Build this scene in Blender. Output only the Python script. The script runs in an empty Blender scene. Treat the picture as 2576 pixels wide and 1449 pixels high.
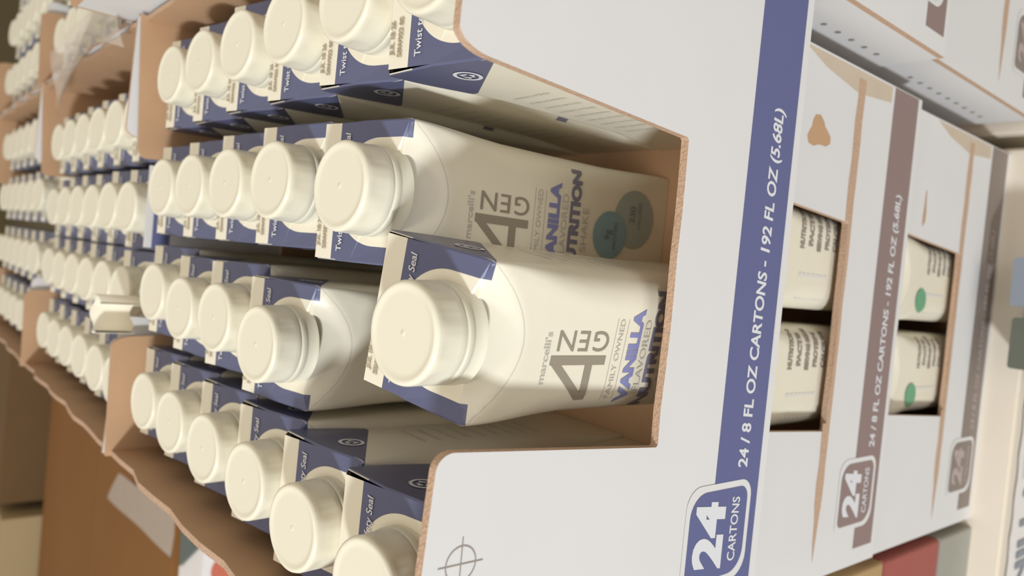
import bpy, bmesh, math, random
from mathutils import Vector, Matrix
random.seed(4)
SC = bpy.context.scene
COL = SC.collection
ZO = 0.92                      # height of the bottle-cap plane above the store floor (floor at z = 0)

# ------------------------------------------------------------------ camera
cam_d = bpy.data.cameras.new('camera')
cam = bpy.data.objects.new('camera', cam_d)
COL.objects.link(cam)
right = Vector((0.0957597, -0.6428022, -0.7600233))
down = Vector((-0.9950678, -0.0816757, -0.0562958))
fwd = Vector((-0.0258883, 0.7616656, -0.6474529))
m = Matrix((( right.x, -down.x, -fwd.x), (right.y, -down.y, -fwd.y), (right.z, -down.z, -fwd.z)))
cam.matrix_world = Matrix.Translation((0.00488, -0.18771, 0.11634 + ZO)) @ m.to_4x4()
cam_d.sensor_width = 36
cam_d.lens = 1910.1 / 2576 * 36
cam_d.clip_start = 0.01
cam_d.clip_end = 60
cam_d.dof.use_dof = True
cam_d.dof.focus_distance = 0.25
cam_d.dof.aperture_fstop = 12
SC.camera = cam

# ------------------------------------------------------------------ light
w = bpy.data.worlds.new('store_ambient')
SC.world = w
w.use_nodes = True
w.node_tree.nodes['Background'].inputs[0].default_value = (1.0, 0.90, 0.76, 1)
w.node_tree.nodes['Background'].inputs[1].default_value = 0.55
def area(name, loc, target, size, power, color):
    d = bpy.data.lights.new(name, 'AREA'); d.shape = 'DISK'; d.size = size; d.energy = power; d.color = color
    o = bpy.data.objects.new(name, d); COL.objects.link(o)
    o.location = loc
    o.rotation_euler = (Vector(target) - Vector(loc)).to_track_quat('-Z', 'Y').to_euler()
    return o
area('ceiling_lamp', (-0.15, -0.30, ZO + 1.75), (0, 0.10, ZO), 0.45, 7.5, (1.0, 0.95, 0.86))
area('aisle_lamp', (-1.35, -1.25, ZO + 0.85), (0.03, 0.05, ZO - 0.05), 0.22, 37, (0.88, 0.94, 1.0))
area('front_lamp', (0.2, -1.6, ZO - 0.1), (0, 0.0, ZO - 0.25), 1.0, 4.5, (0.90, 0.95, 1.0))

SC.view_settings.view_transform = 'Standard'
SC.view_settings.look = 'None'
SC.view_settings.gamma = 1
SC.view_settings.exposure = 0.0
SC.view_settings.use_curve_mapping = False

# ------------------------------------------------------------------ materials
def srgb(r, g, b):
    f = lambda c: (c / 255 / 12.92) if c / 255 <= 0.04045 else ((c / 255 + 0.055) / 1.055) ** 2.4
    return (f(r), f(g), f(b), 1)
def mat(name, col, rough=0.6, noise=0.0, scale=60, spec=0.3, bump=0.0, sss=0.0):
    M = bpy.data.materials.new(name); M.use_nodes = True
    nt = M.node_tree; b = nt.nodes['Principled BSDF']
    b.inputs['Roughness'].default_value = rough
    b.inputs['Specular IOR Level'].default_value = spec
    b.inputs['Base Color'].default_value = col
    if sss:
        b.inputs['Subsurface Weight'].default_value = sss
        b.inputs['Subsurface Radius'].default_value = (0.004, 0.003, 0.002)
        b.inputs['Subsurface Scale'].default_value = 1.0
    if noise or bump:
        tc = nt.nodes.new('ShaderNodeTexCoord')
        n = nt.nodes.new('ShaderNodeTexNoise'); n.inputs['Scale'].default_value = scale; n.inputs['Detail'].default_value = 5
        nt.links.new(tc.outputs['Object'], n.inputs['Vector'])
        if noise:
            mr = nt.nodes.new('ShaderNodeMapRange')
            mr.inputs['To Min'].default_value = 1 - noise; mr.inputs['To Max'].default_value = 1 + noise
            nt.links.new(n.outputs['Fac'], mr.inputs['Value'])
            mx = nt.nodes.new('ShaderNodeVectorMath'); mx.operation = 'SCALE'
            mx.inputs[0].default_value = col[:3]
            nt.links.new(mr.outputs[0], mx.inputs['Scale'])
            nt.links.new(mx.outputs[0], b.inputs['Base Color'])
        if bump:
            bp = nt.nodes.new('ShaderNodeBump'); bp.inputs['Strength'].default_value = bump; bp.inputs['Distance'].default_value = 0.001
            nt.links.new(n.outputs['Fac'], bp.inputs['Height']); nt.links.new(bp.outputs[0], b.inputs['Normal'])
    return M
WHITE = mat('white_cardboard', (0.68, 0.665, 0.655, 1), 0.7, 0.025, 25, bump=0.05)
KRAFT = mat('kraft_cardboard', (0.50, 0.31, 0.18, 1), 0.8, 0.08, 40, bump=0.1)
EDGE = mat('corrugated_edge', (0.52, 0.35, 0.24, 1), 0.9, 0.35, 900, bump=0.6)
SANDK = mat('tan_edge_board', srgb(196, 180, 160), 0.8, 0.06, 80)
BLUE = mat('blue_print', srgb(98, 102, 142), 0.55, 0.02, 300)
MAROON = mat('maroon_print', srgb(142, 122, 118), 0.6, 0.03, 300)
TAUPE = mat('taupe_print', srgb(136, 124, 116), 0.6, 0.03, 300)
INK = mat('white_ink', (0.68, 0.68, 0.70, 1), 0.6)
DIMINK = mat('faded_white_ink', srgb(176, 160, 156), 0.6)
CAPM = mat('cream_plastic', (0.77, 0.725, 0.585, 1), 0.34, 0, spec=0.4, sss=0.15)
RINGM = mat('cream_neck_plastic', (0.73, 0.69, 0.555, 1), 0.4, 0, spec=0.4, sss=0.1)
G4 = mat('taupe_ink', srgb(150, 140, 124), 0.5)
GTXT = mat('pale_grey_ink', srgb(190, 184, 174), 0.6)
VTXT = mat('violet_blue_ink', srgb(134, 136, 180), 0.5)
NTXT = mat('slate_ink', srgb(126, 124, 140), 0.5)
TEAL = mat('teal_ink', srgb(138, 168, 176), 0.5)
TEAL2 = mat('pale_teal_ink', srgb(166, 178, 170), 0.5)
GREEN = mat('green_ink', srgb(112, 164, 128), 0.5)
DARKTXT = mat('grey_brown_ink', srgb(150, 140, 130), 0.5)
PGREY = mat('pale_panel_ink', srgb(212, 208, 206), 0.5)
CODE = mat('date_code_ink', srgb(166, 154, 130), 0.5)

def carton_material():
    M = bpy.data.materials.new('printed_carton_board'); M.use_nodes = True
    nt = M.node_tree; N = nt.nodes; L = nt.links; b = N['Principled BSDF']
    b.inputs['Roughness'].default_value = 0.33; b.inputs['Specular IOR Level'].default_value = 0.45
    tc = N.new('ShaderNodeTexCoord'); sp = N.new('ShaderNodeSeparateXYZ'); L.new(tc.outputs['Object'], sp.inputs[0])
    X, Y, Z = sp.outputs
    def mth(op, a, c=None, d=None):
        n = N.new('ShaderNodeMath'); n.operation = op
        for i, v in enumerate((a, c, d)):
            if v is None: continue
            if isinstance(v, (int, float)): n.inputs[i].default_value = v
            else: L.new(v, n.inputs[i])
        return n.outputs[0]
    # above the sloping lower border of the blue collar
    above = mth('GREATER_THAN', mth('ADD', Z, mth('MULTIPLY', Y, 0.60)), -0.0192)
    strip = mth('LESS_THAN', Y, 0.0345)
    side = mth('GREATER_THAN', mth('ABSOLUTE', X), 0.0243)
    low = mth('GREATER_THAN', Z, -0.0425)
    # rear strip is bare only on the top surface, sides stay blue
    topz = mth('SUBTRACT', Z, mth('MULTIPLY', mth('SUBTRACT', Y, 0.049), 0.2245))
    ontop = mth('GREATER_THAN', topz, -0.0140)
    ontop = mth('MAXIMUM', mth('MULTIPLY', ontop, mth('LESS_THAN', mth('ABSOLUTE', X), 0.0247)), 0.0)
    bare = mth('MULTIPLY', ontop, mth('SUBTRACT', 1.0, strip))
    dy = mth('SUBTRACT', Y, 0.0145)
    r2 = mth('ADD', mth('MULTIPLY', X, X), mth('MULTIPLY', dy, dy))
    circ = mth('GREATER_THAN', r2, 0.0188 ** 2)
    front = mth('MULTIPLY', mth('LESS_THAN', Y, 0.0145), mth('LESS_THAN', mth('ABSOLUTE', X), 0.0188))
    circ = mth('MULTIPLY', circ, mth('SUBTRACT', 1.0, front))
    blue = mth('MULTIPLY', mth('MULTIPLY', above, low), mth('MULTIPLY', mth('SUBTRACT', 1.0, bare), circ))
    # fold line of the curved front crease
    xx = mth('DIVIDE', X, 0.0245)
    arc = mth('SUBTRACT', mth('MULTIPLY', mth('SUBTRACT', 1.0, mth('MULTIPLY', xx, xx)), -0.0165), 0.0190)
    line = mth('LESS_THAN', mth('ABSOLUTE', mth('SUBTRACT', Z, arc)), 0.00030)
    line = mth('MULTIPLY', line, mth('LESS_THAN', Y, 0.006))
    mx = N.new('ShaderNodeMix'); mx.data_type = 'RGBA'
    mx.inputs[6].default_value = (0.79, 0.735, 0.595, 1); mx.inputs[7].default_value = srgb(92, 95, 124)
    L.new(blue, mx.inputs[0])
    mx2 = N.new('ShaderNodeMix'); mx2.data_type = 'RGBA'; mx2.inputs[7].default_value = (0.50, 0.46, 0.42, 1)
    L.new(mth('MULTIPLY', line, 0.55), mx2.inputs[0]); L.new(mx.outputs[2], mx2.inputs[6])
    L.new(mx2.outputs[2], b.inputs['Base Color'])
    n = N.new('ShaderNodeTexNoise'); n.inputs['Scale'].default_value = 45; L.new(tc.outputs['Object'], n.inputs['Vector'])
    bp = N.new('ShaderNodeBump'); bp.inputs['Strength'].default_value = 0.25; bp.inputs['Distance'].default_value = 0.0015
    L.new(n.outputs['Fac'], bp.inputs['Height']); L.new(bp.outputs[0], b.inputs['Normal'])
    return M
CARTON = carton_material()

# ------------------------------------------------------------------ helpers
class MB:
    def __init__(s): s.v = []; s.f = []; s.m = []; s.sm = []; s.mats = []
    def mi(s, M):
        if M not in s.mats: s.mats.append(M)
        return s.mats.index(M)
    def add(s, verts, faces, M, smooth=False):
        o = len(s.v); s.v += [tuple(p) for p in verts]; k = s.mi(M)
        for f in faces:
            s.f.append([i + o for i in f]); s.m.append(k); s.sm.append(smooth)
    def quad(s, a, b, c, d, M): s.add([a, b, c, d], [(0, 1, 2, 3)], M)
    def box(s, x0, x1, y0, y1, z0, z1, M):
        v = [(x, y, z) for z in (z0, z1) for y in (y0, y1) for x in (x0, x1)]
        s.add(v, [(0, 2, 3, 1), (4, 5, 7, 6), (0, 1, 5, 4), (2, 6, 7, 3), (0, 4, 6, 2), (1, 3, 7, 5)], M)
    def mesh(s, name):
        me = bpy.data.meshes.new(name); me.from_pydata(s.v, [], s.f)
        for M in s.mats: me.materials.append(M)
        for p, k, q in zip(me.polygons, s.m, s.sm): p.material_index = k; p.use_smooth = q
        me.update(); return me
def link(name, me, parent=None, loc=(0, 0, 0)):
    o = bpy.data.objects.new(name, me); COL.objects.link(o); o.location = loc
    if parent: o.parent = parent
    return o
def empty(name, loc):
    o = bpy.data.objects.new(name, None); COL.objects.link(o); o.location = loc; o.empty_display_size = 0.02; return o
def tag(o, label, cat, group=None):
    o['label'] = label; o['category'] = cat
    if group: o['group'] = group
    return o

_cache = {}
def text2d(s, size, bold=0.0, shear=0.0, spacing=1.0, align='CENTER', width=None):
    key = (s, size, bold, shear, spacing, align, width)
    if key in _cache: return _cache[key]
    c = bpy.data.curves.new('t', 'FONT'); c.body = s; c.size = size; c.offset = bold; c.shear = shear
    c.space_character = spacing; c.align_x = align; c.align_y = 'CENTER'; c.resolution_u = 4
    o = bpy.data.objects.new('t', c); COL.objects.link(o)
    dg = bpy.context.evaluated_depsgraph_get(); me = bpy.data.meshes.new_from_object(o.evaluated_get(dg))
    V = [(v.co.x, v.co.y) for v in me.vertices]; F = [tuple(p.vertices) for p in me.polygons]
    bpy.data.objects.remove(o); bpy.data.curves.remove(c); bpy.data.meshes.remove(me)
    if width and V:
        x0 = min(v[0] for v in V); x1 = max(v[0] for v in V); k = width / (x1 - x0)
        V = [(v[0] * k, v[1]) for v in V]
    _cache[key] = (V, F); return V, F
def put_text(mb, s, fn, M, **kw):
    V, F = text2d(s, **kw); mb.add([fn(x, y) for x, y in V], F, M)
def poly2d(mb, pts, fn, M): mb.add([fn(x, y) for x, y in pts], [tuple(range(len(pts)))], M)
def ring2d(mb, r0, r1, fn, M, n=32, cx=0, cy=0, sx=1):
    v = []; f = []
    for i in range(n):
        a = 2 * math.pi * i / n
        v.append(fn(cx + sx * r0 * math.cos(a), cy + r0 * math.sin(a))); v.append(fn(cx + sx * r1 * math.cos(a), cy + r1 * math.sin(a)))
    for i in range(n):
        j = (i + 1) % n; f.append((2 * i, 2 * i + 1, 2 * j + 1, 2 * j))
    mb.add(v, f, M)
def disc2d(mb, r, fn, M, n=32, cx=0, cy=0):
    poly2d(mb, [(cx + r * math.cos(2 * math.pi * i / n), cy + r * math.sin(2 * math.pi * i / n)) for i in range(n)], fn, M)

# ------------------------------------------------------------------ carton
HB = -0.154                    # carton bottom below cap plane
WX, DY = 0.025, 0.049
def ztop(y): return -0.008 - 0.2245 * (DY - y) - 0.85 * max(0.0, y - 0.0430)
def crad(z):
    t = min(1, max(0, (-0.019 - z) / 0.050)); u = min(1, max(0, (z - HB) / 0.04))
    s = min(t, u); s = s * s * (3 - 2 * s)
    return 0.0014 + 0.0095 * s
def zarc(x): return -0.0190 - 0.0165 * max(0.0, 1 - (x / 0.0245) ** 2)
def front_dy(x, z):
    """how far the front panel leans back above the curved crease"""
    za = zarc(x)
    if z <= za or abs(x) > 0.0245: return 0
    t = (z - za) / max(1e-6, -0.0185 - za)
    return 0.0042 * min(1, t) * min(1, (0.0245 - abs(x)) / 0.006)
def outline(r):
    """plan outline, front side finely divided"""
    p = []
    nF = 16; xa = WX - r
    for i in range(nF + 1): p.append((-xa + 2 * xa * i / nF, 0.0))
    def corner(cx, cy, a0):
        for k in range(1, 5):
            a = math.radians(a0 + 90 * k / 4.0); p.append((cx + r * math.cos(a), cy + r * math.sin(a)))
    corner(WX - r, r, -90)
    p.append((WX, DY / 2)); p.append((WX, DY - r))
    corner(WX - r, DY - r, 0)
    p.append((0, DY)); p.append((-WX + r, DY))
    corner(-WX + r, DY - r, 90)
    p.append((-WX, DY / 2)); p.append((-WX, r))
    corner(-WX + r, r, 180)
    return p[:-1]
def front_y(x, z):
    """y of the front surface at x, z (for printing on it)"""
    r = crad(z); xa = WX - r; a = abs(x)
    if a <= xa: y = 0
    else:
        q = min(1, (a - xa) / r); y = r - r * math.sqrt(max(0, 1 - q * q))
    return y + front_dy(x, z)
def carton_body(kind=0):
    mb = MB()
    lev = [0, 0.02, 0.05, 0.1, 0.15, 0.2, 0.26, 0.5, 0.68, 0.76]
    k = 0.78
    while k < 0.999: lev.append(k); k += 0.012
    lev.append(1.0)
    rings = []
    for s in lev:
        zr = HB + s * (-0.019 - HB)
        ring = []
        for x, y in outline(crad(zr)):
            z = HB + s * (ztop(y) - HB)
            yy = y + (front_dy(x, z) if y < 0.002 else 0)
            ring.append((x, yy, z))
        rings.append(ring)
    n = len(rings[0]); V = [p for r in rings for p in r]; F = []
    for a in range(len(rings) - 1):
        for i in range(n):
            j = (i + 1) % n; F.append((a * n + i, a * n + j, (a + 1) * n + j, (a + 1) * n + i))
    mb.add(V, F, CARTON, True)
    mb.add(rings[0], [tuple(reversed(range(n)))], CARTON)
    # softly rolled top edge then the sloping top
    last = rings[-1]
    ins = [(x * 0.975, DY / 2 + (y - DY / 2) * 0.975, z + 0.0006) for x, y, z in last]
    o = [(i, (i + 1) % n, n + (i + 1) % n, n + i) for i in range(n)]
    mb.add(last + ins, o, CARTON, True)
    fr = [p for p in ins if p[1] <= 0.0431]; bk = [p for p in ins if p[1] > 0.0431]
    # flat sloping top up to the rear fold, then the rear fold panel
    k = 0.0430
    rt = [p for p in ins if p[1] <= k]
    xe = WX * 0.975
    A = (xe, k, ztop(k) + 0.0006); B = (-xe, k, ztop(k) + 0.0006)
    i0 = [i for i, p in enumerate(ins) if p[1] > k]
    first, lastb = min(i0), max(i0)
    mb.add(ins[:first] + [A, B] + ins[lastb + 1:], [tuple(range(n - len(i0) + 2))], CARTON)
    mb.add([A] + ins[first:lastb + 1] + [B], [tuple(range(len(i0) + 2))], CARTON)
    # ---------------- print on the front
    F_ = lambda ox, oz, kx=1, kz=1: (lambda x, y: (ox + x * kx, front_y(ox + x * kx, oz + y * kz) - 0.00022, oz + y * kz))
    if kind == 0:
        put_text(mb, "marcelli's", F_(-0.004, -0.0455), GTXT, size=0.0038, bold=0.00005, width=0.017)
        f4 = F_(0, 0)
        # big open figure 4 from strokes
        def stroke(a, b, c, d, M=G4): poly2d(mb, [a, b, c, d], f4, M)
        stroke((-0.0062, -0.0730), (-0.0031, -0.0730), (-0.0031, -0.0478), (-0.0062, -0.0478))
        for i in range(6):
            t0, t1 = i / 6, (i + 1) / 6
            xa, za = -0.0058 + (-0.0185 + 0.0058) * t0, -0.0480 + (-0.0628 + 0.0480) * t0
            xb, zb = -0.0058 + (-0.0185 + 0.0058) * t1, -0.0480 + (-0.0628 + 0.0480) * t1
            stroke((xa, za - 0.0044), (xa, za), (xb, zb), (xb, zb - 0.0044))
            xa, xb = -0.0185 + 0.0127 * t0, -0.0185 + 0.0127 * t1
            stroke((xa, -0.0672), (xb, -0.0672), (xb, -0.0638), (xa, -0.0638))
        V, Fc = text2d('GEN', size=0.0098, bold=0.00003, width=0.0232, spacing=1.1)
        mb.add([f4(0.0022 - y, -0.0612 + x) for x, y in V], Fc, G4)
        for z in (-0.0757, -0.0812):
            for i in range(12):
                xa = -0.019 + i * 0.0024
                poly2d(mb, [(xa, z), (xa + 0.0024, z), (xa + 0.0024, z + 0.0002), (xa, z + 0.0002)], f4, GTXT)
        put_text(mb, 'FAMILY OWNED', F_(-0.0045, -0.0783), GTXT, size=0.0034, width=0.028)
        put_text(mb, 'VANILLA', F_(-0.0035, -0.0862), VTXT, size=0.0072, bold=0.00042, width=0.034)
        put_text(mb, 'FLAVORED', F_(-0.0035, -0.0918), GTXT, size=0.0045, width=0.026)
        put_text(mb, 'NUTRITION', F_(-0.0015, -0.0975), NTXT, size=0.0070, bold=0.00042, width=0.043)
        put_text(mb, 'SHAKE', F_(-0.0035, -0.1035), GTXT, size=0.0048, width=0.018)
        disc2d(mb, 0.0125, F_(0, 0), TEAL2, cx=0.0040, cy=-0.1330)
        f5 = lambda x, y: (x, front_y(x, y) - 0.0004, y)
        f6 = lambda ox, oz: (lambda x, y: (ox + x, front_y(ox + x, oz + y) - 0.0006, oz + y))
        disc2d(mb, 0.0100, f5, TEAL, cx=-0.0040, cy=-0.1185)
        put_text(mb, '9g', f6(-0.004, -0.1170), NTXT, size=0.0050)
        put_text(mb, 'PROTEIN', f6(-0.004, -0.1215), NTXT, size=0.0028)
        put_text(mb, '230', f6(0.006, -0.1315), NTXT, size=0.0048)
        put_text(mb, 'CALORIES', f6(0.006, -0.1360), NTXT, size=0.0026)
    else:
        G = lambda u, v: (u, front_y(u, v) - 0.00022, v)
        for k in range(5):
            G2 = lambda u, v, k=k: (0.0135 + u, front_y(0.0135 + u, -0.060 - 0.0078 * k + v) - 0.00022, -0.060 - 0.0078 * k + v)
            put_text(mb, ('NUTRITION', 'FACTS', 'SERVING SIZE', 'PROTEIN', 'CALCIUM')[k], G2, DARKTXT, size=0.0050, bold=0.00035, width=(0.019, 0.016, 0.020, 0.017, 0.018)[k])
        for k in range(7):
            poly2d(mb, [(-0.0200, -0.062 - 0.004 * k), (-0.0075, -0.062 - 0.004 * k), (-0.0075, -0.0592 - 0.004 * k), (-0.0200, -0.0592 - 0.004 * k)], G, PGREY)
        if kind == 2:
            G3 = lambda u, v: (u, front_y(u, v) - 0.0005, v)
            for ra, rb in ((0.0001, 0.002), (0.002, 0.004), (0.004, 0.0058), (0.0058, 0.0075)): ring2d(mb, ra, rb, G3, GREEN, cx=-0.0125, cy=-0.0520)
    # ---------------- print on the top
    T = lambda ox, oy: (lambda x, y: (ox + x, oy + y, ztop(oy + y) + 0.0011))
    put_text(mb, 'Twist to', T(-0.0150, 0.0300), INK, size=0.0038, bold=0.00004)
    put_text(mb, 'Safety Seal', T(0.0125, 0.0300), INK, size=0.0038, bold=0.00004, shear=0.15)
    put_text(mb, 'JUL 18 26', T(-0.0145, 0.0415), CODE, size=0.0027, bold=0.00010)
    put_text(mb, '50W922 05', T(-0.0145, 0.0380), CODE, size=0.0027, bold=0.00010)
    # ---------------- recycling emblem on both sides
    for sgn in (-1, 1):
        fs = lambda x, y, sgn=sgn: (sgn * (WX + 0.00025), 0.023 - sgn * -x, -0.0262 + y)
        ring2d(mb, 0.0049, 0.0036, fs, INK)
        for k in range(3):
            a = math.radians(90 + 120 * k)
            tri = []
            for da, rr in ((-0.75, 0.0024), (0.35, 0.0028), (0.35, 0.0033), (0.95, 0.0020), (0.35, 0.0008), (0.35, 0.0014), (-0.6, 0.0012)):
                tri.append((rr * math.cos(a + da), rr * math.sin(a + da)))
            poly2d(mb, tri, fs, INK)
        # small print panel on the side
        for k in range(9):
            z = -0.055 - k * 0.0075
            fs2 = lambda x, y, sgn=sgn, z=z: (sgn * (WX + 0.00025), 0.0245 + sgn * x, z + y)
            put_text(mb, ('INGREDIENTS WATER MILK', 'VITAMINS AND MINERALS', 'SHAKE WELL SERVE COLD')[k % 3], fs2, GTXT, size=0.0025, width=0.018)
    return mb.mesh('carton_body')
def lathe(prof, M, n=72, facet=None):
    mb = MB(); V = []; F = []
    for k, (r, z) in enumerate(prof):
        for i in range(n):
            rr = r
            if facet and facet[0] <= z <= facet[1]:
                rr = r - (0.00035 if (i // 4) % 2 else 0.0)
            a = 2 * math.pi * i / n; V.append((rr * math.cos(a), rr * math.sin(a), z))
    for k in range(len(prof) - 1):
        for i in range(n):
            j = (i + 1) % n; F.append((k * n + i, k * n + j, (k + 1) * n + j, (k + 1) * n + i))
    mb.add(V, F, M, True)
    return mb
AX = math.radians(7.0)
def tilt_mesh(mb):
    R = Matrix.Rotation(AX, 3, 'X')
    base = Vector((0, 0.0140, -0.0166))
    mb.v = [tuple(R @ Vector(p) + base) for p in mb.v]
    return mb
def cap_mesh():
    p = [(0.0001, 0.0167), (0.0007, 0.0167), (0.0009, 0.01655), (0.0012, 0.01655), (0.0110, 0.01655), (0.0116, 0.01656), (0.0122, 0.0166), (0.0130, 0.0168), (0.0136, 0.0170), (0.0143, 0.0170), (0.0149, 0.0166),
         (0.0152, 0.0157), (0.01525, 0.0140), (0.0153, 0.0120), (0.0154, 0.0080), (0.0155, 0.0062), (0.0153, 0.0058), (0.0140, 0.0057)]
    return tilt_mesh(lathe(p, CAPM, facet=(0.0065, 0.0150))).mesh('cap')
def ring_mesh():
    p = [(0.0140, 0.0055), (0.0154, 0.0053), (0.0156, 0.0048), (0.0156, 0.0030), (0.0153, 0.0027), (0.0154, 0.0022), (0.0156, 0.0010), (0.0160, -0.0002), (0.0166, -0.0014)]
    return tilt_mesh(lathe(p, RINGM)).mesh('neck_ring')
BODY, CAP, RING = carton_body(), cap_mesh(), ring_mesh()
BODY1, BODY2 = carton_body(1), carton_body(2)
proto = None
def carton(x, y, label, group, rz=0.0, z=0.0, lean=0.0):
    """x, y = point of the cap plane under the cap; first call builds, later calls copy"""
    global proto
    if proto is None:
        root = empty('shake_carton', (0, 0, 0))
        for nm, me in (('carton_body', BODY), ('cap', CAP), ('neck_ring', RING)):
            link(nm, me, root, (0, 0, -HB))
        proto = root
    else:
        root = proto.copy(); COL.objects.link(root)
        for ch in list(proto.children):
            c = ch.copy(); COL.objects.link(c); c.parent = root
    root.location = (x + 0.011 * math.sin(rz), y - 0.011 * math.cos(rz), ZO + HB + z)
    root.rotation_euler = (lean, 0, rz)
    return tag(root, label, 'carton', group)

# ------------------------------------------------------------------ shelf-ready trays
H = 0.160; HW = 0.1265; TH = 0.003; DEP = 0.320
def tray_mesh(lift,  mainmat, txt, logo_w=True, ink=INK, hole=None, cross=False, band=False):
    """origin: front centre of the top rim. z from 0 down to -H, y from 0 to DEP"""
    mb = MB()
    LIP = -0.091
    wl0, wl1, wr0, wr1 = -0.0515, -0.0462, 0.0520, 0.0570      # window edges at lip / at top
    def panel(y_out, y_in, mirror):
        n = 8
        pts = [(-HW, -H), (HW, -H), (HW, 0.003 * lift), (wr1 + 0.006, 0.0045 * lift)]
        for k in range(1, n + 1):                                # rounded tab corner
            a = math.pi / 2 * k / n; pts.append((wr1 + 0.006 - 0.006 * math.sin(a), -0.008 + (0.008 + 0.0045 * lift) * math.cos(a)))
        pts.append((wr0, LIP + 0.0008)); pts.append((wr0 - 0.0008, LIP))
        mid = [(wr0 + (wl0 - wr0) * i / 8, LIP + random.uniform(-0.0006, 0.0005)) for i in range(1, 8)]
        pts += mid
        pts.append((wl0 + 0.0008, LIP)); pts.append((wl0, LIP + 0.0008))
        for k in range(n + 1):
            a = math.pi / 2 * k / n; pts.append((wl1 - 0.005 + 0.005 * math.cos(a), -0.0065 + 0.0055 * math.sin(a)))
        pts.append((-HW, 0.003 * lift))
        if mirror: pts = [(-x, z) for x, z in reversed(pts)]
        N = len(pts)
        A = [(x, y_out, z) for x, z in pts]; B = [(x, y_in, z) for x, z in pts]
        # split into left tab / bottom / right tab quads through fan of n-gons
        mb.add(A, [tuple(range(N))], WHITE)
        mb.add(B, [tuple(reversed(range(N)))], KRAFT)
        mb.add(A + B, [(i, (i + 1) % N, N + (i + 1) % N, N + i) for i in range(N)], EDGE)
    panel(0, TH, False); panel(DEP, DEP - TH, True)
    for s in (-1, 1):
        xo, xi = s * HW, s * (HW - TH)
        seg = 14; pr = [(DEP * i / seg, 0.0 if i in (0, seg) else (-0.0010 + lift * (0.0012 + 0.0012 * math.sin(i * 1.9) + random.uniform(-0.0008, 0.0008)))) for i in range(seg + 1)]
        for (y0, z0), (y1, z1) in zip(pr, pr[1:]):
            y0 += TH if y0 == 0 else 0; y1 -= TH if y1 == DEP else 0
            mb.quad((xo, y0, -H), (xo, y1, -H), (xo, y1, z1), (xo, y0, z0), WHITE)
            mb.quad((xi, y0, -H), (xi, y1, -H), (xi, y1, z1), (xi, y0, z0), KRAFT)
            mb.quad((xo, y0, z0), (xi, y0, z0), (xi, y1, z1), (xo, y1, z1), EDGE)
        # column of small perforation marks near the front corner
        for k in range(9):
            fs = lambda x, y, k=k, s=s: (s * (HW + 0.0003), 0.024 + x, -0.030 - 0.0135 * k + y)
            disc2d(mb, 0.0015, fs, DARKTXT, n=12)
    mb.box(-HW + TH, HW - TH, TH, DEP - TH, -H, -H + 0.0028, KRAFT)
    # ---- print
    e = -0.00012
    f = lambda x, z: (x, e, z); f2 = lambda x, z: (x, 2 * e, z); f3 = lambda x, z: (x, 3 * e, z)
    s0, s1 = -0.1555, -0.1265
    poly2d(mb, [(-0.1175, s0), (HW - 0.0005, s0), (HW - 0.0005, s1), (-0.0680, s1), (-0.0680, -0.134), (-0.1175, -0.134)], f, mainmat)
    def rrect(x0, x1, z0, z1, rs, n=8):
        # rs: radii bl, br, tr, tl
        P = []
        for cx, cz, r, a0 in ((x0, z0, rs[0], 180), (x1, z0, rs[1], 270), (x1, z1, rs[2], 0), (x0, z1, rs[3], 90)):
            ox = cx + (r if cx == x0 else -r); oz = cz + (r if cz == z0 else -r)
            for k in range(n + 1):
                a = math.radians(a0 + 90 * k / n); P.append((ox + r * math.cos(a), oz + r * math.sin(a)))
        return P
    if logo_w:
        poly2d(mb, rrect(-0.1060, -0.0680, -0.1510, -0.1105, (0.009, 0.007, 0.0080, 0.0035)), f2, WHITE)
        poly2d(mb, rrect(-0.1035, -0.0705, -0.1485, -0.1130, (0.009, 0.005, 0.009, 0.0035)), f3, mainmat)
        f4 = lambda ox, oz: (lambda x, y: (ox + x + 0.12 * y, 4 * e, oz + y))
        put_text(mb, '24', f4(-0.0870, -0.1265), ink, size=0.0235, bold=0.0011, width=0.0250)
        put_text(mb, 'CARTONS', f4(-0.0865, -0.1412), ink, size=0.0068, bold=0.0001, width=0.0245)
    else:
        f4 = lambda ox, oz: (lambda x, y: (ox + x, 4 * e, oz + y))
    put_text(mb, txt, (lambda x, y: (0.0045 + x + 0.0 * y, 2 * e, -0.1435 + y)), ink, size=0.0085, bold=0.00022, shear=0.12, width=0.136)
    if band:
        poly2d(mb, [(HW - 0.001, -0.035), (HW - 0.001, -0.1235), (HW - 0.009, -0.1235), (HW - 0.012, -0.088), (HW - 0.007, -0.055)], lambda x, z: (x, -0.00006, z), SANDK)  # tan-coloured patch down the right edge of the front panel
        n = 24; V = []
        for i in range(n + 1):
            x = -0.117 + 0.239 * i / n; t = min(1, (x + 0.117) / 0.03)
            V.append((x, LIP - 0.0035 * t + random.uniform(-.0003, .0003))); V.append((x, LIP + 0.0036 * t + 0.0004 * math.sin(i * 2.1)))
        for i in range(n):
            a, b2, c2, d2 = V[2 * i], V[2 * i + 1], V[2 * i + 3], V[2 * i + 2]
            xm = (a[0] + d2[0]) / 2
            top = LIP if wl0 < xm < wr0 else None
            q = [a, d2, (c2[0], min(c2[1], top) if top else c2[1]), (b2[0], min(b2[1], top) if top else b2[1])]
            poly2d(mb, q, f, EDGE)
    if cross:
        fc = lambda x, z: (-0.0768 + x, e, -0.0120 + z)
        ring2d(mb, 0.0052, 0.0048, fc, DARKTXT)
        poly2d(mb, [(-0.0075, -0.0002), (0.0075, -0.0002), (0.0075, 0.0002), (-0.0075, 0.0002)], fc, DARKTXT)
        poly2d(mb, [(-0.0002, -0.0075), (0.0002, -0.0075), (0.0002, 0.0075), (-0.0002, 0.0075)], fc, DARKTXT)
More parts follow.
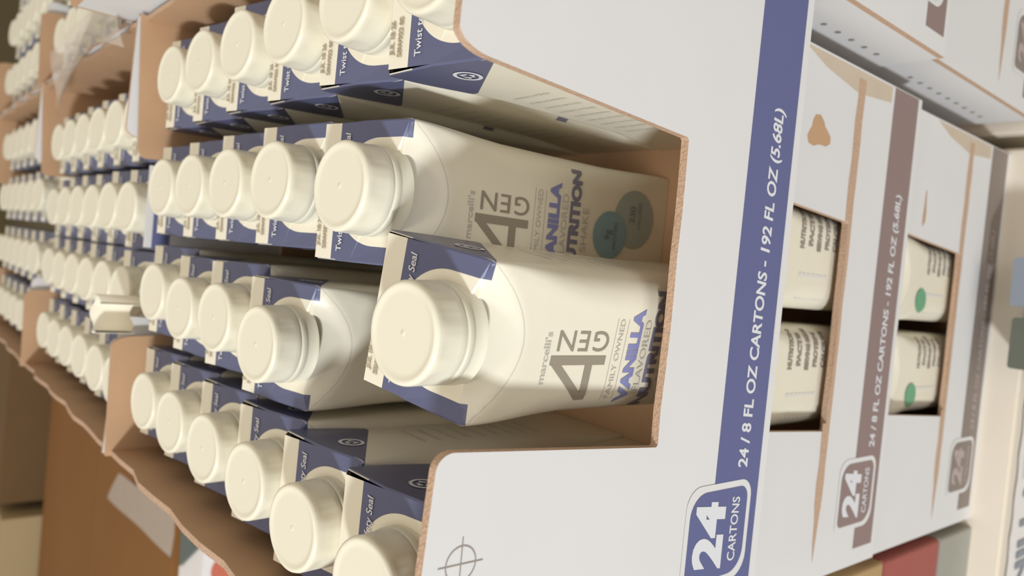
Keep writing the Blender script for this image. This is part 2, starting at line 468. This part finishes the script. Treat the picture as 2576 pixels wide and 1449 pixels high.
    if hole:
        for (hx, hz, hw, hh) in hole:
            P = []
            for k in range(16):
                a = 2 * math.pi * k / 16; r = 1 + 0.25 * math.sin(3 * a + 1)
                P.append((hx + hw * r * math.cos(a), hz + hh * r * math.sin(a)))
            poly2d(mb, P, f, KRAFT)
    return mb.mesh('tray')
T24 = '24 / 8 FL OZ CARTONS - 192 FL OZ (5.68L)'
TOPZ = 0.003
me_blue = tray_mesh(1, BLUE, T24, cross=True)
me_mar = tray_mesh(0, MAROON, T24, ink=INK, hole=[(0.0890, -0.0545, 0.0068, 0.0095)], band=True)
me_tau = tray_mesh(0, TAUPE, T24, ink=DIMINK, hole=[(0.0720, -0.030, 0.010, 0.0018)], band=True)
LV = [(TOPZ, me_blue, 'blue-striped'), (TOPZ - H, me_mar, 'maroon-striped'), (TOPZ - 2 * H, me_tau, 'taupe-striped')]
def tray(me, x, y, z, label, group=None, rz=0):
    t = link('carton_tray', me, None, (x, y, ZO + z)); t.rotation_euler = (0, 0, rz)
    return tag(t, label, 'box', group)
def curl_mesh():
    mb = MB(); V = []; n = 18; r = 0.0108
    for k in range(n + 1):
        a = math.radians(200 - 250 * k / n)
        for zz in (-0.0045, 0.016): V.append((-0.0435 + r * math.cos(a), 0.3085 + 0.9 * r * math.sin(a), zz + 0.001 * math.sin(k)))
    for k in range(n + 1):
        a = math.radians(200 - 250 * k / n)
        for zz in (-0.0045, 0.016): V.append((-0.0435 + (r - 0.0012) * math.cos(a), 0.3085 + 0.9 * (r - 0.0012) * math.sin(a), zz + 0.001 * math.sin(k)))
    F = []; m_ = 2 * (n + 1)
    for k in range(n):
        F.append((2 * k, 2 * k + 2, 2 * k + 3, 2 * k + 1)); F.append((m_ + 2 * k, m_ + 2 * k + 1, m_ + 2 * k + 3, m_ + 2 * k + 2))
        F.append((2 * k + 1, 2 * k + 3, m_ + 2 * k + 3, m_ + 2 * k + 1))
    mb.add(V, F, SANDY, True); return mb.mesh('flap')
SANDY = mat('cream_flap_board', (0.80, 0.74, 0.60, 1), 0.6)
LX = [0.0015, -0.0090, -0.0110]; LY = [-0.030, -0.0075, -0.003]
BACK = [0.294, 0.616]
BLOW = [0.319, 0.641]
front_tray = tray(me_blue, LX[0], LY[0], TOPZ, 'white cardboard tray with wide blue stripe and large 24, nearest the camera')
link('flap', curl_mesh(), front_tray)
tray(me_mar, LX[1], LY[1], TOPZ - H, 'white cardboard tray with maroon stripe and 24 badge, directly under the nearest blue-striped tray')
tray(me_tau, LX[2], LY[2], TOPZ - 2 * H, 'white cardboard tray with taupe stripe, lowest of the three in the front stack')
for b, (yy, w_) in enumerate(zip(BACK, ('right behind the nearest blue-striped tray', 'farthest of the three in line with the nearest'))):
    tray(me_blue, 0.0015, yy, TOPZ, 'open tray of capped cartons, ' + w_)
    for k in (1, 2):
        tray((None, me_mar, me_tau)[k], -0.004, BLOW[b], TOPZ - k * H,
             'cardboard tray in the %s layer, under the %s open tray' % (('', 'middle', 'bottom')[k], ('second', 'third')[b]))
NX = 0.2570; NXB = 0.2565; NUP = 0.026
tray(me_blue, NX, 0.000, TOPZ + NUP + 0.004, 'open tray topping the right-hand stack, beside the nearest tray')
tray(me_mar, NX, -0.028, TOPZ - H + NUP + 0.003, 'maroon-striped tray with dotted white side, right of the middle front tray')
tray(me_tau, NX + 0.002, -0.022, TOPZ - 2 * H + NUP, 'taupe-striped tray with dotted white side, at the far right edge')
for b, yy in enumerate((0.323, 0.645)):
    tray(me_blue, NXB, yy, TOPZ, ('open tray in the right-hand row, beside the second tray', 'open tray in the right-hand row, beside the third tray')[b])
    for k in (1, 2):
        tray((None, me_mar, me_tau)[k], NXB + 0.004, yy + 0.004, TOPZ - k * H, 'right-hand tray in the %s layer, %s from the front' % (('', 'middle', 'bottom')[k], ('second', 'third')[b]))

# ------------------------------------------------------------------ cartons in the trays
PX = 0.060; PY = 0.0492
cols = ['leftmost', 'second from left', 'third from left', 'rightmost']
rows = ['front', 'second', 'third', 'fourth', 'fifth', 'rear']
def cname(tray_name, c, r): return 'blue and cream carton, %s column, %s row, %s' % (cols[c], rows[r], tray_name)
over = {(1, 0): (-0.0165, -0.0060, 'cream carton with brown 4 GEN print at the front of the nearest tray'),
        (2, 1): (0.0265, 0.0405, 'cream carton with 4 GEN print and teal circles, right of the frontmost carton')}
gone = {(1, 1), (2, 0)}
for c in range(4):
    for r in range(6):
        if (c, r) in gone: continue
        x = (c - 1.5) * PX; y = r * PY; lab = cname('nearest tray', c, r); rz = random.uniform(-0.02, 0.02)
        if c == 0:
            x += 0.001 * r
            if r < 2: x -= 0.0035 - 0.001 * r; y += 0.0035
        if (c, r) in over: x, y, lab = over[(c, r)]; rz = (-0.15, 0.0)[r]
        if r == 5: y -= 0.0015; rz = 0.0
        if c == 1 and (c, r) not in over: x += (-0.001, 0, -0.004, 0.001, 0.0, 0.004)[r]
        carton(x, y, lab, 'cartons in the nearest tray', rz)
for t, (ox, oy, nm) in enumerate(((0.0015, 0.3125, 'second tray'), (0.0015, 0.6345, 'third tray'))):
    for c in range(4):
        for r in range(6):
            carton(ox + ((-0.0870, -0.0325, 0.0185, 0.0725)[c] if t == 0 else (c - 1.5) * 0.0585) + random.uniform(-.0005, .0005), oy + r * 0.0487, cname(nm, c, r), 'cartons in the %s' % nm, random.uniform(-.01, .01))
for t, (ox, oy, nm) in enumerate(((NXB, 0.342, 'second right-hand tray'), (NXB, 0.664, 'third right-hand tray'))):
    for c in range(4):
        for r in range(6):
            carton(ox + (c - 1.5) * 0.0585, oy + r * 0.0487, cname(nm, c, r), 'cartons in the ' + nm, random.uniform(-.01, .01))
# cartons seen through the cut-outs of the two lower trays
def side_carton(x, y, z, label, green):
    o = carton(x, y, label, 'cartons behind the cut-outs of the lower trays', 0.0, z)
    for ch in o.children:
        if ch.name.startswith('carton_body'): ch.data = BODY2 if green else BODY1
    return o
for k, nm in ((1, 'maroon-striped tray'), (2, 'taupe-striped tray')):
    for x, s in ((0.0255, 'right'), (-0.0325, 'left')):
        side_carton(x - 0.002 * k, LY[k] + 0.018, -k * H, 'carton in the cut-out of the middle %s, %s of the two' % (nm, s) if k == 1 else 'carton in the cut-out of the lowest %s, %s of the two' % (nm, s), k == 2)

# ------------------------------------------------------------------ blue-banded card standing in the rear gap
mb = MB()
mb.box(0, 0.048, 0, 0.0015, -0.1505, 0.0, WHITE)
poly2d(mb, [(0.0, -0.0135), (0.048, -0.0135), (0.048, -0.004), (0.0, -0.004)], lambda x, z: (x, -0.0003, z), BLUE)
o = link('card_divider', mb.mesh('card_divider'), None, (-0.0035, 0.2915, ZO - 0.0062))
# ------------------------------------------------------------------ lower tier and neighbours on the left
def simple_box(name, x0, x1, y0, y1, z0, z1, M, label, cat='box', flaps=True, extra=None, top=None, tape=True):
    """closed carton with a centre seam, folded flap edges and rounded corners"""
    root_m = MB()
    r = min(0.002, (x1 - x0) / 10)
    P = []
    for cx, cy, a0 in ((x1 - r, y1 - r, 0), (x0 + r, y1 - r, 90), (x0 + r, y0 + r, 180), (x1 - r, y0 + r, 270)):
        for k in range(4):
            a = math.radians(a0 + 30 * k); P.append((cx + r * math.cos(a), cy + r * math.sin(a)))
    n = len(P)
    root_m.add([(x, y, z0) for x, y in P] + [(x, y, z1) for x, y in P], [(i, (i + 1) % n, n + (i + 1) % n, n + i) for i in range(n)], M, False)
    root_m.add([(x, y, z1) for x, y in P], [tuple(range(n))], top or M)
    root_m.add([(x, y, z0) for x, y in P], [tuple(reversed(range(n)))], M)
    if flaps:
        ym = (y0 + y1) / 2
        root_m.box(x0 + r, x1 - r, y0 + r, ym - 0.0015, z1, z1 + 0.0025, top or M)
        root_m.box(x0 + r, x1 - r, ym + 0.0015, y1 - r, z1, z1 + 0.0025, top or M)
    if extra: extra(root_m)
    o = link(name, root_m.mesh(name)); o.location.z = ZO
    return tag(o, label, cat)
tag(o, 'small white card with a blue band standing in the rear gap of the nearest tray', 'card')
SAND = mat('sand_shrink_board', srgb(222, 212, 196), 0.6, 0.03, 30)
FILM = mat('white_film_board', srgb(226, 222, 220), 0.45, 0.03, 80, bump=0.6)
SLATE = mat('slate_board', srgb(132, 138, 150), 0.5)
DGREEN = mat('dark_green_board', srgb(96, 100, 90), 0.5, 0.1, 60)
REDB = mat('red_board', srgb(160, 88, 80), 0.6, 0.04, 60)
GREYB = mat('grey_board', srgb(158, 156, 146), 0.6, 0.05, 60)
OCHRE = mat('ochre_board', srgb(176, 146, 104), 0.7, 0.05, 60)
T4 = -0.477
def t4print(mb):
    yF = -0.0246
    # scalloped torn film band over the front
    n = 44; V = []; F = []
    for i in range(n + 1):
        x = -0.27 + 0.36 * i / n
        V.append((x, yF, T4 - 0.012 - 0.0025 * abs(math.sin(i * 0.85)))); V.append((x, yF, T4 - 0.12))
    for i in range(n): F.append((2 * i, 2 * i + 1, 2 * i + 3, 2 * i + 2))
    mb.add(V, F, FILM)
    put_text(mb, 'VANILLA', lambda x, y: (-0.168 + x, yF - 0.0006, T4 - 0.044 + y), SLATE, size=0.034, bold=0.0012, width=0.125)
    for k in range(4):
        put_text(mb, 'NUTRITION SHAKE', lambda x, y, k=k: (-0.087 + x, yF - 0.0006, T4 - 0.026 - 0.006 * k + y), SLATE, size=0.0045)
simple_box('shipping_case', -0.30, 0.12, -0.0235, 0.30, T4 - H, T4 - 0.0026, SAND, 'sand-coloured shipping case wrapped in torn white film lettered VANILLA, under the front stack', extra=t4print)
def blk(name, x0, x1, y0, y1, z0, z1, M, label, cat='box'):
    return simple_box(name, x0, x1, y0, y1, z0, z1, M, label, cat, flaps=False)
blk('slate_pack', 0.0115, 0.042, -0.060, -0.026, T4 - H - 0.003, -0.430, SLATE, 'slate-blue pack below the front stack at the lower edge of the cases', 'pack')
blk('dark_green_pack', -0.0280, 0.0045, -0.062, -0.026, T4 - H - 0.003, -0.439, DGREEN, 'dark green pack below the front stack, beside the slate-blue pack', 'pack')
simple_box('shipping_case', -0.30, 0.12, -0.10, 0.30, T4 - 2 * H + 0.0, T4 - H - 0.0026, SAND, 'sand-coloured case at the very bottom of the front stack', flaps=True)
for nm, x0, x1, y0, y1 in (('back', -0.14, 0.12, 0.303, 0.96), ('right', 0.130, 0.43, -0.05, 0.97)):
    for k in (1, 2):
        simple_box('shipping_case', x0, x1, y0, y1, T4 - k * H, T4 - (k - 1) * H - 0.0026, SAND,
                   'sand-coloured case in the %s layer under the %s trays' % (('', 'upper', 'lower')[k], {'back': 'rear', 'right': 'right-hand'}[nm]))
# wooden pallet under everything
mb = MB(); WOOD = mat('pallet_wood', (0.36, 0.25, 0.15, 1), 0.8, 0.2, 30)
zb = T4 - 2 * H
for k in range(9): mb.box(-0.23 + k * 0.077, -0.23 + k * 0.077 + 0.06, -0.11, 0.95, zb - 0.018, zb, WOOD)
for y in (-0.10, 0.39, 0.86): mb.box(-0.23, 0.446, y, y + 0.08, -ZO, zb - 0.018, WOOD)
o = link('pallet', mb.mesh('pallet'), None, (0, 0, ZO)); tag(o, 'low wooden pallet carrying the whole block of trays', 'pallet')

# boxes left of the front stack
simple_box('grey_box', -0.42, -0.143, -0.005, 0.25, T4, -0.4225, GREYB, 'grey box on the sand-coloured case, under the red box at the lower left', flaps=True)
simple_box('red_box', -0.42, -0.143, -0.005, 0.25, -0.420, -0.3405, REDB, 'dull red box left of the front stack, between grey and ochre boxes')
simple_box('ochre_box', -0.42, -0.143, -0.005, 0.25, -0.338, -0.262, OCHRE, 'ochre cardboard box on top of the red box at the lower left')

# big kraft bins in the gloom left of the trays
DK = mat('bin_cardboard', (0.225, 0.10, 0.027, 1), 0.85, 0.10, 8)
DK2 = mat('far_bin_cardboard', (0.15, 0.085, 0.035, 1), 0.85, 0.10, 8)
PALE = mat('pale_box_board', srgb(172, 150, 112), 0.7, 0.05, 10)
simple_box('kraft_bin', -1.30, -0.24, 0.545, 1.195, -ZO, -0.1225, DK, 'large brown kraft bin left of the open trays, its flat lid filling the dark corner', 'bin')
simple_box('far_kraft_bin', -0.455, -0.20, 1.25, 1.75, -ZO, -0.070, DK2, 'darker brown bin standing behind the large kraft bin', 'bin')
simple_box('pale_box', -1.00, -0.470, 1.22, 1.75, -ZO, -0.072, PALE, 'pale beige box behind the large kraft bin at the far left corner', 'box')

# clear film strip hanging over the tray rim, red and white packs below
FILMC = bpy.data.materials.new('clear_film'); FILMC.use_nodes = True
nt = FILMC.node_tree; b = nt.nodes['Principled BSDF']
b.inputs['Base Color'].default_value = (0.75, 0.68, 0.60, 1); b.inputs['Roughness'].default_value = 0.25; b.inputs['Alpha'].default_value = 0.28
def sheet(name, fn, nu, nv, M, label, cat, th=0.0004):
    mb = MB(); V = []; F = []
    for s in (0, th):
        for i in range(nu + 1):
            for j in range(nv + 1):
                p = fn(i / nu, j / nv); V.append((p[0], p[1], p[2] + s))
    k = (nu + 1) * (nv + 1)
    for i in range(nu):
        for j in range(nv):
            a = i * (nv + 1) + j
            F.append((a, a + nv + 1, a + nv + 2, a + 1)); F.append((k + a, k + a + 1, k + a + nv + 2, k + a + nv + 1))
    mb.add(V, F, M, True)
    o = link(name, mb.mesh(name)); o.location.z = ZO
    return tag(o, label, cat)

LBL = mat('grey_label_paper', srgb(172, 156, 142), 0.5, 0.06, 60)
def lbl(u, v):
    a = Vector((-0.3165, 0.800, 0)); b = Vector((-0.2754, 0.760, 0)); c = Vector((-0.3000, 0.550, 0)); d = Vector((-0.2560, 0.548, 0))
    p = a.lerp(b, v).lerp(c.lerp(d, v), u); return (p.x, p.y, -0.1196 + 0.0008 * math.sin(9 * u + 4 * v))
sheet('paper_label', lbl, 10, 4, LBL, 'grey paper label lying along the edge of the brown bin lid', 'label')
REDP = mat('red_ink', srgb(196, 110, 90), 0.5)
TEALD = mat('dark_teal_board', srgb(96, 104, 100), 0.6)
def packprint(mb):
    disc2d(mb, 0.013, lambda x, y: (x, 0.4797, y), REDP, cx=-0.290, cy=-0.145)
    disc2d(mb, 0.010, lambda x, y: (x, 0.4797, y), GREYB, cx=-0.268, cy=-0.150)
simple_box('white_pack', -0.40, -0.236, 0.480, 0.541, -ZO, -0.1245, FILM, 'white pack with red and grey spots in front of the brown bin', 'pack', flaps=False, extra=packprint)
mbt = MB()
tri = [(-0.302, 0.532), (-0.266, 0.536), (-0.2705, 0.490)]
mbt.add([(x, y, z) for z in (-0.1243, -0.1215) for x, y in tri], [(0, 1, 2), (5, 4, 3), (0, 3, 4, 1), (1, 4, 5, 2), (2, 5, 3, 0)], TEALD)
o = link('folded_card', mbt.mesh('folded_card')); o.location.z = ZO
tag(o, 'small dark teal folded card lying on the white pack', 'card')
def filmf(u, v):
    x = 0.112 + 0.045 * v + 0.012 * math.sin(5 * u); y = 0.310 + 0.24 * u
    return (x, y, 0.0085 + 0.004 * math.sin(3.1 * v + 4 * u) + 0.0012 * math.sin(11 * u + 5 * v))
sheet('plastic_film', filmf, 24, 12, FILMC, 'crumpled clear film draped over the rims between the second trays', 'film')
# ------------------------------------------------------------------ shell
def struct(name, mb, loc=(0, 0, 0)):
    o = link(name, mb.mesh(name), None, loc); o['kind'] = 'structure'; return o
FL = mat('floor_concrete', (0.20, 0.17, 0.11, 1), 0.6, 0.15, 3)
mb = MB(); mb.box(-6, 6, -3, 9, -0.05, 0, FL); struct('floor', mb)
WL = mat('far_wall_paint', (0.22, 0.18, 0.10, 1), 0.8, 0.05, 2)
mb = MB(); mb.box(-6, 6, 9, 9.1, 0, 3.0, WL); struct('wall_back', mb)
